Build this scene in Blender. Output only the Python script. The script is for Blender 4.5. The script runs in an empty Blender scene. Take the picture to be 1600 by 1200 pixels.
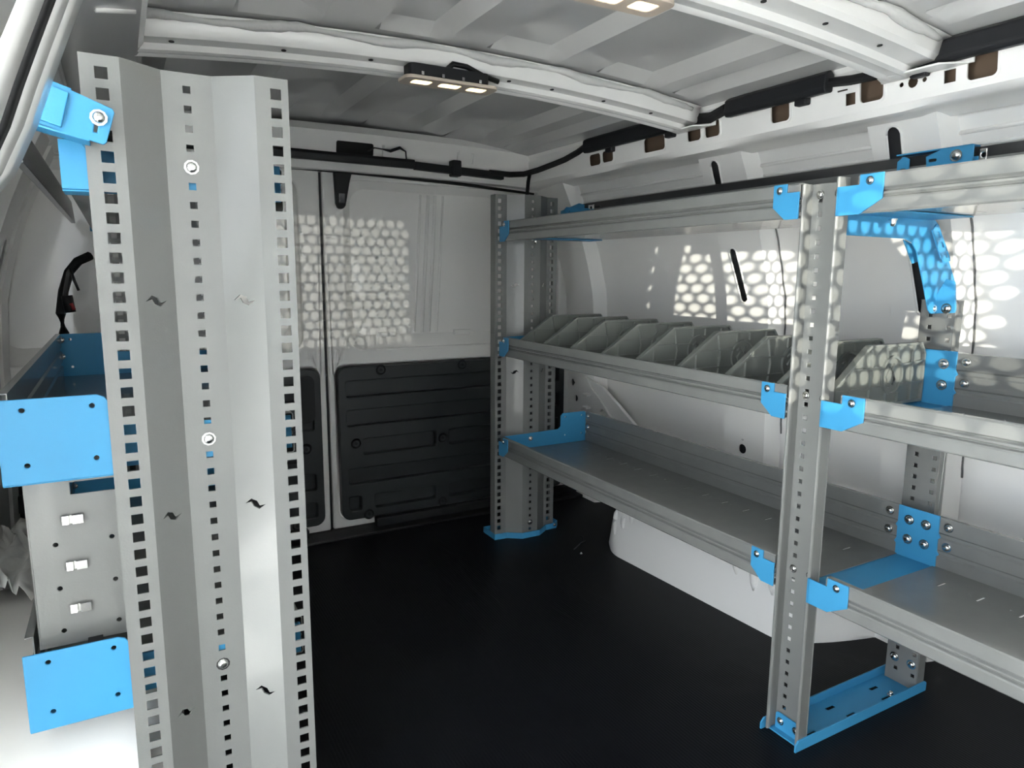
import bpy, bmesh, math, random
from mathutils import Vector, Matrix
from mathutils.geometry import delaunay_2d_cdt
random.seed(7)
SC = bpy.context.scene
COL = SC.collection

# ------------------------------------------------------------------ camera
cam_d = bpy.data.cameras.new('camera')
cam = bpy.data.objects.new('camera', cam_d)
COL.objects.link(cam)
F, CX, CY, H = 1090.0, 800.0, 600.0, 0.80      # focal length in pixels of the 1600x1200 frame, eye height over the van floor
def _ray(x, y): return Vector((x - CX, y - CY, F))
_dY = _ray(182, 424).normalized()               # vanishing point of the van's length
_dZ = -_ray(754, 7408)
_dZ = (_dZ - _dY * _dZ.dot(_dY)).normalized()
_dX = _dY.cross(_dZ)
if _dX.x < 0: _dX = -_dX
right = Vector((_dX.x, _dY.x, _dZ.x)); down = Vector((_dX.y, _dY.y, _dZ.y)); fwd = Vector((_dX.z, _dY.z, _dZ.z))
M = Matrix.Identity(4)
for i in range(3):
    M[i][0] = right[i]; M[i][1] = -down[i]; M[i][2] = -fwd[i]
M[2][3] = H
cam.matrix_world = M
cam_d.sensor_width = 36.0
cam_d.lens = F / 1600.0 * 36.0
cam_d.clip_start = 0.01
SC.camera = cam
def wray(x, y):
    r = _ray(x, y)
    return Vector((_dX.dot(r), _dY.dot(r), _dZ.dot(r)))
def onY(x, y, Y):
    d = wray(x, y); t = Y / d.y; return Vector((d.x * t, Y, H + d.z * t))
def onX(x, y, X):
    d = wray(x, y); t = X / d.x; return Vector((X, d.y * t, H + d.z * t))
def onZ(x, y, Z):
    d = wray(x, y); t = (Z - H) / d.z; return Vector((d.x * t, d.y * t, Z))

# ------------------------------------------------------------------ world, sun, exposure
SC.view_settings.view_transform = 'Standard'
SC.view_settings.look = 'None'
SC.view_settings.gamma = 1.0
SC.view_settings.use_curve_mapping = False
SC.view_settings.exposure = 1.45
SC.cycles.use_denoising = True
SC.cycles.max_bounces = 10
SC.cycles.diffuse_bounces = 6
SC.cycles.glossy_bounces = 5
SC.cycles.sample_clamp_indirect = 6.0
SC.cycles.use_light_tree = False
SC.cycles.caustics_reflective = False
SC.cycles.caustics_refractive = False
w = bpy.data.worlds.new('sky'); SC.world = w
w.use_nodes = True
bg = w.node_tree.nodes['Background']
bg.inputs[0].default_value = (0.88, 0.94, 1.0, 1)
bg.inputs[1].default_value = 2.9
def sun(name, d, strength, color, ang):
    l = bpy.data.lights.new(name, 'SUN'); l.energy = strength; l.color = color; l.angle = math.radians(ang)
    o = bpy.data.objects.new(name, l); COL.objects.link(o)
    o.rotation_euler = Vector(d).to_track_quat('-Z', 'Y').to_euler()
    return o
sun('sun', (-0.12, 0.62, -0.78), 46.0, (1.0, 0.98, 0.955), 0.53)               # high sun on the yard; it does not reach into the van
sun('sun_glint', (1.0, 1.9, -0.02), 2.4, (1.0, 0.97, 0.84), 0.25)           # low glint off glass ahead, through the windscreen and the perforated bulkhead
sun('reflected_sun', (-0.02, 1.0, -0.01), 0.24, (1.0, 0.98, 0.86), 0.15)   # a weaker second glint

# ------------------------------------------------------------------ materials
MATS = {}
def mat(name, color, rough=0.5, metal=0.0, coat=0.0, bump=None, var=None, emit=None, stretch=None, spec=0.5):
    m = bpy.data.materials.new(name); m.use_nodes = True
    nt = m.node_tree; b = nt.nodes['Principled BSDF']
    b.inputs['Base Color'].default_value = (*color, 1)
    b.inputs['Roughness'].default_value = rough
    b.inputs['Metallic'].default_value = metal
    b.inputs['Specular IOR Level'].default_value = spec
    b.inputs['Coat Weight'].default_value = coat
    b.inputs['Coat Roughness'].default_value = 0.06
    if emit:
        m.cycles.emission_sampling = 'NONE'
        b.inputs['Emission Color'].default_value = (*emit[0], 1); b.inputs['Emission Strength'].default_value = emit[1]
    if bump or var:
        tc = nt.nodes.new('ShaderNodeTexCoord'); mp = nt.nodes.new('ShaderNodeMapping')
        nt.links.new(tc.outputs['Object'], mp.inputs[0])
        if stretch: mp.inputs['Scale'].default_value = stretch
    if bump:
        n = nt.nodes.new('ShaderNodeTexNoise'); n.inputs['Scale'].default_value = bump[0]; n.inputs['Detail'].default_value = 2
        nt.links.new(mp.outputs[0], n.inputs['Vector'])
        bp = nt.nodes.new('ShaderNodeBump'); bp.inputs['Strength'].default_value = bump[1]; bp.inputs['Distance'].default_value = 0.001
        nt.links.new(n.outputs[0], bp.inputs['Height']); nt.links.new(bp.outputs[0], b.inputs['Normal'])
    if var:
        n2 = nt.nodes.new('ShaderNodeTexNoise'); n2.inputs['Scale'].default_value = var[0]; n2.inputs['Detail'].default_value = 4
        nt.links.new(mp.outputs[0], n2.inputs['Vector'])
        mx = nt.nodes.new('ShaderNodeMix'); mx.data_type = 'RGBA'
        mx.inputs[6].default_value = (*[c * (1 - var[1]) for c in color], 1)
        mx.inputs[7].default_value = (*[min(1, c * (1 + var[1])) for c in color], 1)
        nt.links.new(n2.outputs[0], mx.inputs[0]); nt.links.new(mx.outputs[2], b.inputs['Base Color'])
    MATS[name] = m
    return m
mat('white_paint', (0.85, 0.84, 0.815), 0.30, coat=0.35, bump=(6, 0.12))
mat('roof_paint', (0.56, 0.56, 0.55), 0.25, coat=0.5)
mat('grey_coat', (0.150, 0.155, 0.150), 0.38, coat=0.15, bump=(420, 0.10), var=(14, 0.05))
mat('tray_grey', (0.155, 0.16, 0.155), 0.27, coat=0.3, bump=(300, 0.03), var=(25, 0.10))
mat('blue_coat', (0.038, 0.222, 0.415), 0.42, bump=(420, 0.06), spec=0.3)
mat('divider_plastic', (0.155, 0.165, 0.152), 0.36, bump=(250, 0.05))
mat('zinc', (0.75, 0.75, 0.73), 0.2, metal=1.0)
mat('black_plastic', (0.007, 0.0075, 0.009), 0.5, bump=(500, 0.12), spec=0.25)
mat('trim_black', (0.016, 0.019, 0.021), 0.40, bump=(600, 0.2), spec=0.4)
mat('black_tape', (0.006, 0.006, 0.007), 0.45, bump=(120, 0.5), spec=0.3)
mat('dark_void', (0.01, 0.01, 0.01), 0.9)
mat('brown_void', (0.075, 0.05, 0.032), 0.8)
mat('dark_steel', (0.06, 0.062, 0.066), 0.22, metal=0.6)
mat('sealant', (0.50, 0.50, 0.49), 0.8, bump=(160, 1.0))
mat('lamp_beige', (0.40, 0.34, 0.28), 0.5)
mat('lamp_glow', (0.9, 0.8, 0.5), 0.3, emit=((1.0, 0.80, 0.42), 1.15))
mat('concrete', (0.49, 0.50, 0.49), 0.9, var=(3, 0.15))
mat('render_wall', (0.60, 0.58, 0.54), 0.9, var=(2, 0.1))
mat('seam_grey', (0.10, 0.10, 0.10), 0.6)
mat('plastic_film', (0.72, 0.72, 0.70), 0.18, bump=(40, 0.8))
mat('glass_tint', (0.05, 0.06, 0.06), 0.1)
mat('red_tape', (0.25, 0.02, 0.02), 0.5)
def floor_mat():
    m = mat('rubber_floor', (0.0025, 0.003, 0.0045), 0.52, var=(9, 0.3), spec=0.16)
    nt = m.node_tree; b = nt.nodes['Principled BSDF']
    tc = nt.nodes.new('ShaderNodeTexCoord')
    wv = nt.nodes.new('ShaderNodeTexWave'); wv.bands_direction = 'X'; wv.inputs['Scale'].default_value = 50; wv.inputs['Distortion'].default_value = 0.15
    nt.links.new(tc.outputs['Object'], wv.inputs['Vector'])
    bp = nt.nodes.new('ShaderNodeBump'); bp.inputs['Strength'].default_value = 0.15; bp.inputs['Distance'].default_value = 0.002
    nt.links.new(wv.outputs[0], bp.inputs['Height']); nt.links.new(bp.outputs[0], b.inputs['Normal'])
floor_mat()

# ------------------------------------------------------------------ mesh helpers
def fXZ(Y): return lambda u, v, w: (u, Y + w, v)      # a plate facing -Y
def fYZ(X): return lambda u, v, w: (X + w, u, v)      # a plate facing -X
def fXY(Z): return lambda u, v, w: (u, v, Z + w)
def rrect(x0, y0, x1, y1, r, n=4):
    r = min(r, (x1 - x0) / 2 - 1e-5, (y1 - y0) / 2 - 1e-5); p = []
    for cx, cy, a in ((x1 - r, y1 - r, 0), (x0 + r, y1 - r, 90), (x0 + r, y0 + r, 180), (x1 - r, y0 + r, 270)):
        for k in range(n + 1):
            t = math.radians(a + 90 * k / n); p.append((cx + r * math.cos(t), cy + r * math.sin(t)))
    return p
def rect(x0, y0, x1, y1): return [(x0, y0), (x1, y0), (x1, y1), (x0, y1)]
def circ(x, y, r, n=12): return [(x + r * math.cos(2 * math.pi * k / n), y + r * math.sin(2 * math.pi * k / n)) for k in range(n)]
def inside(p, poly):
    c = False; n = len(poly); x, y = p
    for i in range(n):
        x1, y1 = poly[i]; x2, y2 = poly[i - 1]
        if (y1 > y) != (y2 > y) and x < (x2 - x1) * (y - y1) / (y2 - y1) + x1: c = not c
    return c
def subdiv(loop, step):
    out = []
    for i, a in enumerate(loop):
        b = loop[(i + 1) % len(loop)]; n = max(1, int(math.hypot(b[0] - a[0], b[1] - a[1]) / step))
        out += [(a[0] + (b[0] - a[0]) * k / n, a[1] + (b[1] - a[1]) * k / n) for k in range(n)]
    return out
class MB:
    def __init__(s): s.v = []; s.f = []
    def add(s, vs, fs):
        o = len(s.v); s.v += [tuple(v) for v in vs]; s.f += [tuple(i + o for i in f) for f in fs]; return s
    def box(s, x0, x1, y0, y1, z0, z1):
        return s.add([(x0,y0,z0),(x1,y0,z0),(x1,y1,z0),(x0,y1,z0),(x0,y0,z1),(x1,y0,z1),(x1,y1,z1),(x0,y1,z1)],
                     [(0,3,2,1),(4,5,6,7),(0,1,5,4),(1,2,6,5),(2,3,7,6),(3,0,4,7)])
    def plate(s, outer, holes, t, fr, step=None, extra=()):
        loops = [list(outer)] + [list(h) for h in holes]
        if step: loops = [subdiv(l, step) for l in loops]
        pts = []; edges = []; spans = []
        for l in loops:
            o = len(pts); pts += [Vector(p) for p in l]; spans.append((o, len(l)))
            edges += [(o + i, o + (i + 1) % len(l)) for i in range(len(l))]
        pts += [Vector(p) for p in extra]
        V, E_, T, ov, oe, of = delaunay_2d_cdt(pts, edges, [], 0, 1e-7)
        fs = []
        boxes = [(min(p[0] for p in h), max(p[0] for p in h), min(p[1] for p in h), max(p[1] for p in h), h) for h in loops[1:]]
        for t3 in T:
            c = (sum(V[i][0] for i in t3) / 3, sum(V[i][1] for i in t3) / 3)
            if not inside(c, loops[0]): continue
            if any(b[0] <= c[0] <= b[1] and b[2] <= c[1] <= b[3] and inside(c, b[4]) for b in boxes): continue
            fs.append(tuple(t3))
        n = len(V)
        if t == 0: return s.add([fr(p[0], p[1], 0) for p in V], fs)
        vs = [fr(p[0], p[1], 0) for p in V] + [fr(p[0], p[1], t) for p in V]
        F2 = fs + [tuple(i + n for i in reversed(f)) for f in fs]
        from collections import Counter
        cnt = {}
        for f in fs:
            for i in range(3):
                k = (f[i], f[(i + 1) % 3]); cnt[k] = 1
        for (a, b) in cnt:
            if (b, a) not in cnt: F2.append((b, a, a + n, b + n))
        return s.add(vs, F2)
    def prism(s, prof, a, b, fr):
        """closed profile [(u,v)] swept from w=a to w=b"""
        n = len(prof)
        vs = [fr(p[0], p[1], a) for p in prof] + [fr(p[0], p[1], b) for p in prof]
        return s.add(vs, [(i, (i + 1) % n, (i + 1) % n + n, i + n) for i in range(n)] + [tuple(range(n - 1, -1, -1)), tuple(range(n, 2 * n))])
    def sheet(s, prof, a, b, fr, nseg=1):
        n = len(prof); vs = []; fs = []
        for k in range(nseg + 1):
            w = a + (b - a) * k / nseg; vs += [fr(p[0], p[1], w) for p in prof]
        for k in range(nseg):
            for i in range(n - 1): fs.append((k*n + i, k*n + i + 1, (k+1)*n + i + 1, (k+1)*n + i))
        return s.add(vs, fs)
    def grid(s, fn, nu, nv):
        vs = [fn(i / nu, j / nv) for i in range(nu + 1) for j in range(nv + 1)]
        return s.add(vs, [(i*(nv+1)+j, (i+1)*(nv+1)+j, (i+1)*(nv+1)+j+1, i*(nv+1)+j+1) for i in range(nu) for j in range(nv)])
    def tube(s, pts, r, n=8, flat=None):
        pts = [Vector(p) for p in pts]; rings = []
        up0 = Vector((0, 0, 1))
        for i, p in enumerate(pts):
            d = (pts[min(i + 1, len(pts) - 1)] - pts[max(i - 1, 0)]).normalized()
            a = d.cross(up0)
            if a.length < 1e-3: a = d.cross(Vector((1, 0, 0)))
            a.normalize(); b = d.cross(a).normalized()
            rr = r[i] if isinstance(r, (list, tuple)) else r
            rings.append([p + a * (math.cos(2*math.pi*k/n) * rr) + b * (math.sin(2*math.pi*k/n) * rr) for k in range(n)])
        vs = [q for rg in rings for q in rg]; fs = []
        for i in range(len(pts) - 1):
            for k in range(n): fs.append((i*n+k, i*n+(k+1)%n, (i+1)*n+(k+1)%n, (i+1)*n+k))
        fs += [tuple(range(n - 1, -1, -1)), tuple((len(pts)-1)*n + k for k in range(n))]
        return s.add(vs, fs)
    def dome(s, c, d, r, h, n=10, sides=None):
        """bolt head: washer rim + domed head, axis d from point c"""
        c = Vector(c); d = Vector(d).normalized()
        a = d.orthogonal().normalized(); b = d.cross(a)
        rings = [(r * 1.35, 0), (r * 1.35, h * .22), (r, h * .22), (r * .95, h * .6), (r * .62, h * .92), (r * .3, h)]
        vs = [c + d * hh + (a * math.cos(2*math.pi*k/n) + b * math.sin(2*math.pi*k/n)) * rr for rr, hh in rings for k in range(n)]
        fs = [(i*n+k, i*n+(k+1)%n, (i+1)*n+(k+1)%n, (i+1)*n+k) for i in range(len(rings)-1) for k in range(n)]
        fs.append(tuple((len(rings)-1)*n + k for k in range(n)))
        return s.add(vs, fs)
    def build(s, name, m, parent=None, smooth=False, solid=0, bevel=0, auto=None, merge=True):
        me = bpy.data.meshes.new(name)
        bm = bmesh.new()
        vv = [bm.verts.new(v) for v in s.v]
        for f in s.f:
            try: bm.faces.new([vv[i] for i in f])
            except ValueError: pass
        if merge: bmesh.ops.remove_doubles(bm, verts=bm.verts, dist=2e-5)
        bmesh.ops.recalc_face_normals(bm, faces=bm.faces)
        bm.to_mesh(me); bm.free()
        me.materials.append(MATS[m])
        o = bpy.data.objects.new(name, me); COL.objects.link(o)
        if smooth:
            for p in me.polygons: p.use_smooth = True
            if auto is not None:
                me.set_sharp_from_angle(angle=math.radians(auto))
        if solid:
            md = o.modifiers.new('thickness', 'SOLIDIFY'); md.thickness = solid; md.offset = 0
        if bevel:
            md = o.modifiers.new('bevel', 'BEVEL'); md.width = bevel; md.segments = 2; md.limit_method = 'ANGLE'; md.angle_limit = math.radians(35)
            md.use_clamp_overlap = True
        if parent is not None: attach(o, parent)
        return o
def attach(o, parent):
    o.parent = parent
    o.matrix_parent_inverse = parent.matrix_basis.inverted() if parent.type == 'EMPTY' else Matrix.Identity(4)
def thing(name, label, cat, loc, group=None):
    o = bpy.data.objects.new(name, None); COL.objects.link(o)
    o.empty_display_size = 0.05; o.location = loc; o['label'] = label; o['category'] = cat
    o.matrix_basis = Matrix.Translation(loc)
    if group: o['group'] = group
    return o
def tag(o, label, cat, group=None):
    o['label'] = label; o['category'] = cat
    if group: o['group'] = group
    return o
def struct(o, label=None, cat=None):
    o['kind'] = 'structure'
    if label: o['label'] = label
    if cat: o['category'] = cat
    return o
BOLT = {}
def bolt(parent, c, d, r=0.0055, h=0.005, m='zinc', name='bolt'):
    """a bolt head that shares its mesh with all bolts facing the same way"""
    key = (tuple(round(x, 3) for x in d), r, h, m)
    if key not in BOLT:
        o = MB().dome((0, 0, 0), d, r, h).build(name, m, smooth=True, auto=50); BOLT[key] = o
        c0 = o
    else:
        c0 = bpy.data.objects.new(name, BOLT[key].data); COL.objects.link(c0)
    c0.location = c
    attach(c0, parent)
    return c0

# ================================================================== the van shell
XC = 0.58                                    # middle of the van
PROF = [(0.0, 1.44), (0.3, 1.43), (0.62, 1.42), (0.74, 1.412), (0.86, 1.38), (0.95, 1.347), (1.03, 1.312), (1.10, 1.278), (1.2, 1.225)]
def PX(z):
    for (z0, x0), (z1, x1) in zip(PROF, PROF[1:]):
        if z <= z1: return x0 + (x1 - x0) * (z - z0) / (z1 - z0)
    return PROF[-1][1]
Y0, Y1 = -0.40, 2.10                         # bulkhead and rear doors

fl = MB().box(-0.30, 1.47, Y0, Y1 + 0.03, -0.02, 0.0).build('floor', 'rubber_floor')
struct(fl, 'black ribbed rubber van load floor', 'floor')

# ---- roof
def roofz(x): return 1.216 - 0.038 * ((x - XC) / 0.64) ** 2
RIBS = [(-0.02, 0.09), (0.19, 0.30), (0.42, 0.53), (0.635, 0.77), (0.885, 1.02), (1.09, 1.13)]
BOWS = [(-0.12, -0.02), (0.69, 0.795), (1.24, 1.315)]
def rib(x, y):
    d = 0
    for a, b in RIBS:
        if a - 0.012 < x < b + 0.03:
            up = min(1, max(0, (x - (a - 0.004)) / 0.008)); dn = min(1, max(0, (b + 0.02 - x) / 0.035)); d = max(d, min(up, dn))
    fade = 1
    for a, b in BOWS + [(2.0, 2.2)]:
        if a - 0.05 < y < b + 0.05: fade = min(fade, max(0, (a - 0.01 - y) / 0.03 if y < a else (y - b - 0.01) / 0.03))
    return 0.018 * d * min(1, max(0, fade))
xs = sorted(set([-0.06 + 1.28 * i / 60 for i in range(61)] + [v for a, b in RIBS for v in (a - 0.012, a - 0.004, a + 0.004, b - 0.015, b + 0.02, b + 0.028)]))
ys = sorted(set([Y0 + (2.13 - Y0) * i / 40 for i in range(41)] + [v for a, b in BOWS for v in (a - 0.04, a - 0.01, b + 0.01, b + 0.04)]))
mb = MB()
vs = [(x, y, roofz(x) + rib(x, y)) for y in ys for x in xs]
nx = len(xs)
mb.add(vs, [(j*nx+i, j*nx+i+1, (j+1)*nx+i+1, (j+1)*nx+i) for j in range(len(ys)-1) for i in range(nx-1)])
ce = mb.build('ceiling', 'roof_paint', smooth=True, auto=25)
struct(ce, 'pressed ribbed sheet metal van roof painted white', 'ceiling')

# ---- roof bows (hat sections under the roof)
def bow(ya, yb, z_end, name, label, big=1.0):
    L = yb - ya
    root = thing(name, label, 'roof bow', (XC, ya, 1.18)); struct(root)
    prof = [(0, 1.0), (0.10, 0.92), (0.14, 0.45), (0.20, 0.30), (0.52, 0.24), (0.58, 0.05), (0.66, 0.0), (0.70, 0.03), (0.86, 0.05), (0.90, 0.0), (0.97, -0.02), (1.0, 0.08), (1.0, 0.8)]
    def fn(i, u):
        x = -0.03 + 1.215 * u
        c = roofz(x) - 0.006
        h = 0.046 * big
        t, k = prof[i]
        return (x, ya + L * t, c - h * (1 - k))
    m = MB(); N = 40; n = len(prof)
    vs = [fn(i, j / N) for j in range(N + 1) for i in range(n)]
    m.add(vs, [(j*n+i, j*n+i+1, (j+1)*n+i+1, (j+1)*n+i) for j in range(N) for i in range(n-1)])
    m.build('bow_section', 'white_paint', root, smooth=True, auto=30, solid=0.0015)
    s = MB()                                     # bead of foam sealant between the bow and the roof
    pts = []; rr = []
    for k in range(90):
        x = 0.0 + 1.16 * k / 89
        pts.append((x, ya + 0.004 + 0.002 * math.sin(x * 60), roofz(x) - 0.012 + 0.003 * math.sin(x * 26)))
        rr.append(0.006 + 0.002 * math.sin(x * 31) + 0.002 * random.random())
    s.tube(pts, rr, 8).build('sealant_bead', 'sealant', root, smooth=True)
    hm = MB()
    for x in (0.10, 0.27, 0.42, 0.60, 0.70, 0.80, 0.93, 1.06):
        y = ya + L * 0.36; z = roofz(x) - 0.006 - 0.046 * big * 0.735
        hm.add([Vector((x, y, z - 0.0016)) + Vector((math.cos(a) * 0.0042, math.sin(a) * 0.0042, -math.sin(a) * 0.0042 * 0.1)) for a in [2*math.pi*k/10 for k in range(10)]], [tuple(range(10))])
    hm.build('drilled_hole', 'dark_void', root, solid=0.001)
    g = MB()
    ze = roofz(1.15) - 0.045 * big
    g.plate([(1.165, ya + 0.005), (1.20, ya - 0.025), (1.203, yb + 0.02), (1.165, yb + 0.005)], [], 0.003, fXY(ze - 0.008))
    g.box(1.198, 1.202, ya - 0.03, yb + 0.02, ze - 0.008, ze + 0.02)
    g.build('end_gusset', 'white_paint', root, bevel=0.001)
    return root
bow(1.24, 1.315, 1.15, 'roof_bow', 'white cross bow on the roof between the two rows of ribs, nearer the rear doors')
bow(0.69, 0.795, 1.15, 'roof_bow', 'wider white roof cross bow above the bolted shelf post', 1.0)

# ---- walls: skin, pillars, cant rail
def wall(side):
    fx = (lambda x: x) if side > 0 else (lambda x: 2 * XC - x)
    name = 'wall_right' if side > 0 else 'wall_left'
    ya = Y0 if side > 0 else 0.74
    root = thing(name, 'white painted van side wall with pillars behind the %s' % ('long shelves' if side > 0 else 'tall perforated panel'), 'wall', (fx(1.44), 1.0, 0)); struct(root)
    zs = [0, 0.15, 0.3, 0.45, 0.62, 0.68, 0.74, 0.80, 0.86, 0.905, 0.95, 1.0, 1.03, 1.07, 1.10, 1.16]
    bul = {0.15: 0.008, 0.3: 0.004, 0.45: 0.0}
    m = MB(); n = len(zs); N = 20
    vs = [(fx(PX(z) + 0.028 + bul.get(z, 0)), ya + (Y1 - ya) * j / N, z) for j in range(N + 1) for z in zs]
    m.add(vs, [(j*n+i, j*n+i+1, (j+1)*n+i+1, (j+1)*n+i) for j in range(N) for i in range(n-1)])
    m.build('outer_skin', 'white_paint', root, smooth=True, solid=0.002)
    cur = lambda off: (lambda u, v, w: (fx(PX(v) - off + w), u, v))
    def slot(y, z0, z1, lean, r=0.007):
        p = []
        for k in range(7): a = math.pi * k / 6; p.append((y + lean + r * math.cos(a), z1 + r * math.sin(a)))
        for k in range(7): a = math.pi + math.pi * k / 6; p.append((y + r * math.cos(a), z0 + r * math.sin(a)))
        return p
    # pillars
    def pillar(y0, y1, slots, zt=1.09, zb=0.0, off=0.016):
        p = MB()
        ex = [((y0 + y1) / 2 - 0.01 + 0.02 * (k % 2), zb + 0.04 + (zt - zb - 0.08) * k / 24) for k in range(25)]
        ex = [e for e in ex if not any(inside(e, h) for h in slots)]
        p.plate(rect(y0, zb, y1, zt), slots, 0.002, cur(off), step=0.05, extra=ex)
        for yy, s_ in ((y0, -1), (y1, 1)):
            pr = []
            for k in range(24):
                z = zb + (zt - zb) * k / 23
                pr.append((z,))
            vs = []; 
            for (z,) in pr: vs += [(fx(PX(z) - off), yy, z), (fx(PX(z) + 0.028), yy + s_ * 0.014, z)]
            p.add(vs, [(2*i, 2*i+1, 2*i+3, 2*i+2) for i in range(23)])
        o = p.build('pillar', 'white_paint', root, smooth=True, auto=30)
        for h in slots:
            c = (sum(q[0] for q in h) / len(h), sum(q[1] for q in h) / len(h))
            b = MB(); y_ = [q[0] for q in h]; z_ = [q[1] for q in h]
            b.plate(rect(min(y_) - 0.006, min(z_) - 0.006, max(y_) + 0.006, max(z_) + 0.006), [], 0.001, cur(off - 0.012), step=0.02)
            b.build('slot_recess', 'dark_steel', o)
            if len(h) == 14: MB().tube([cur(off + 0.001)(q[0], q[1], 0) for q in h + h[:1]], 0.0022, 6).build('slot_rim', 'white_paint', o, smooth=True)
        return o
    if side > 0:
        pillar(1.20, 1.335, [slot(1.276, 0.742, 0.855, 0.018, 0.012), slot(1.293, 1.0, 1.06, -0.006, 0.013), circ(1.27, 0.345, 0.013), circ(1.27, 0.37, 0.003, 8), circ(1.27, 0.32, 0.003, 8)])
        pillar(0.755, 0.885, [slot(0.817, 0.735, 0.84, 0.010, 0.012), slot(0.842, 1.00, 1.06, -0.006, 0.014)])
        for yy, zt_ in ((1.184, 0.93), (0.741, 0.93)):
            MB().tube([(PX(z) + 0.026, yy + 0.001 * math.sin(z * 90), z) for z in [0.40 + (zt_ - 0.40) * k / 40 for k in range(41)]], 0.0022, 6).build('seam_sealer', 'seam_grey', root, smooth=True)
        pillar(1.93, 2.10, [[(2.06, 0.40), (2.075, 0.415), (2.06, 0.43), (2.045, 0.415)], circ(2.04, 0.36, 0.012)], off=0.02)
        pillar(0.18, 0.30, [slot(0.24, 0.735, 0.84, 0.02, 0.009)])
        # rear gusset running down from the door pillar
        G = lambda x, y: (lambda q: (q.y, q.z))(onX(x, y, 1.395))
        out = [G(904, 590), G(914, 588), G(926, 596), G(940, 604), G(965, 632), G(995, 668), G(1015, 690), G(1010, 730), G(905, 730)]
        h1 = [G(907, 640), G(914, 638), G(924, 645), G(930, 660), G(930, 700), G(908, 700)]
        h2 = [G(937, 643), G(941, 640), G(948, 646), G(960, 668), G(970, 690), G(936, 700)]
        gm = MB().plate(out, [h1, h2], 0.012, fYZ(1.395)).build('gusset_plate', 'white_paint', root, bevel=0.003)
        MB().tube([onX(919, 592, 1.393), onX(925, 608, 1.390), onX(936, 622, 1.389), onX(955, 652, 1.389), onX(975, 680, 1.392)], 0.004, 6).build('pressed_ridge', 'white_paint', gm, smooth=True)
        for z in (0.34, 0.385):
            MB().box(1.375, 1.395, 1.93, 1.955, z, z + 0.008).build('weld_tab', 'white_paint', root, bevel=0.002)
    else:
        pillar(1.20, 1.335, [slot(1.272, 0.742, 0.855, 0.034)])
        pillar(1.75, 1.92, [slot(1.83, 0.735, 0.84, 0.02, 0.03), circ(1.87, 0.69, 0.04, 16)])
        pillar(1.98, 2.10, [])
        for y in (0.98, 1.08, 1.15, 1.40, 1.47, 1.56, 1.66):
            MB().tube([(fx(PX(z) + 0.022), y, z) for z in [0.35 + 0.035 * k for k in range(20)]], 0.011, 8).build('pressed_ridge', 'white_paint', root, smooth=True)
    # horizontal pressed lines
    for z, r in ((1.052, 0.004), (1.03, 0.003)):
        for a, b in (((1.345, 1.92), (0.895, 1.19), (0.31, 0.745)) if side > 0 else ((1.345, 1.74),)):
            MB().tube([(fx(PX(z) + 0.027), a + (b - a) * k / 6, z) for k in range(7)], r, 6).build('pressed_line', 'white_paint', root, smooth=True)
    # cant rail with its cut-outs
    rail = thing('cant_rail', 'white roof side rail with %s cut-outs and holes' % ('many square' if side > 0 else 'few shadowed'), 'roof rail', (fx(1.21), 1.0, 1.1)); struct(rail)
    ha = [(1.014, 1.060, 1.110, 1.149), (0.814, 0.859, 1.110, 1.152), (0.628, 0.673, 1.108, 1.152), (1.385, 1.465, 1.108, 1.143), (1.262, 1.306, 1.111, 1.146), (1.203, 1.249, 1.111, 1.148), (1.652, 1.705, 1.105, 1.136), (1.594, 1.644, 1.107, 1.137), (0.40, 0.45, 1.108, 1.150)]
    hs = [rrect(a, c, b, d, 0.008) for a, b, c, d in ha] + [rect(0.869, 1.112, 0.889, 1.133), rect(0.691, 1.112, 0.710, 1.132), circ(0.762, 1.126, 0.009), circ(0.782, 1.126, 0.004), circ(0.742, 1.126, 0.004), rect(0.885, 1.139, 0.907, 1.142)]
    tilt = lambda u, v, w: (fx(1.21 + (1.10 - v) * 0.12 + w), u, v)
    m = MB().plate(rect(ya, 1.096, Y1 - 0.04, 1.160), hs, 0.002, tilt)
    ro = m.build('rail_face', 'white_paint', rail)
    for a, b, c, d in ha:
        if (side > 0):
            MB().add([tilt(p[0], p[1], -0.0005) for p in rrect(a - 0.004, c - 0.004, b + 0.004, d + 0.004, 0.011)] + [tilt(p[0], p[1], -0.0005) for p in rrect(a, c, b, d, 0.008)],
                     [(i, (i + 1) % 20, (i + 1) % 20 + 20, i + 20) for i in range(20)]).build('rolled_edge', 'white_paint', ro, solid=0.0025)
    prof = [(1.211, 1.096), (1.222, 1.088), (1.235, 1.084), (1.262, 1.088), (1.30, 1.078)]
    m = MB(); N = 50; n = len(prof)
    def under(j, i):
        y = ya + (Y1 - 0.04 - ya) * j / N
        k = 0.5 + 0.5 * math.tanh(6 * math.sin((y - 0.75) * 2 * math.pi / 0.42))
        x, z = prof[i]
        return (fx(x - (0.010 * k if 0 < i < 4 else 0)), y, z - (0.006 * k if 0 < i < 4 else 0))
    vs = [under(j, i) for j in range(N + 1) for i in range(n)]
    m.add(vs, [(j*n+i, j*n+i+1, (j+1)*n+i+1, (j+1)*n+i) for j in range(N) for i in range(n-1)])
    m.build('rail_underside', 'white_paint', rail, smooth=True, auto=40)
    MB().sheet([(1.203, 1.160), (1.207, 1.172), (1.195, 1.190), (1.172, 1.196)], ya, Y1, lambda u, v, w: (fx(u), w, v)).build('rail_top_flange', 'white_paint', rail)
    MB().sheet([(1.236, 1.092), (1.238, 1.16), (1.215, 1.165)], ya, Y1 - 0.04, lambda u, v, w: (fx(u), w, v)).build('rail_cavity', 'brown_void', rail)
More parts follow.
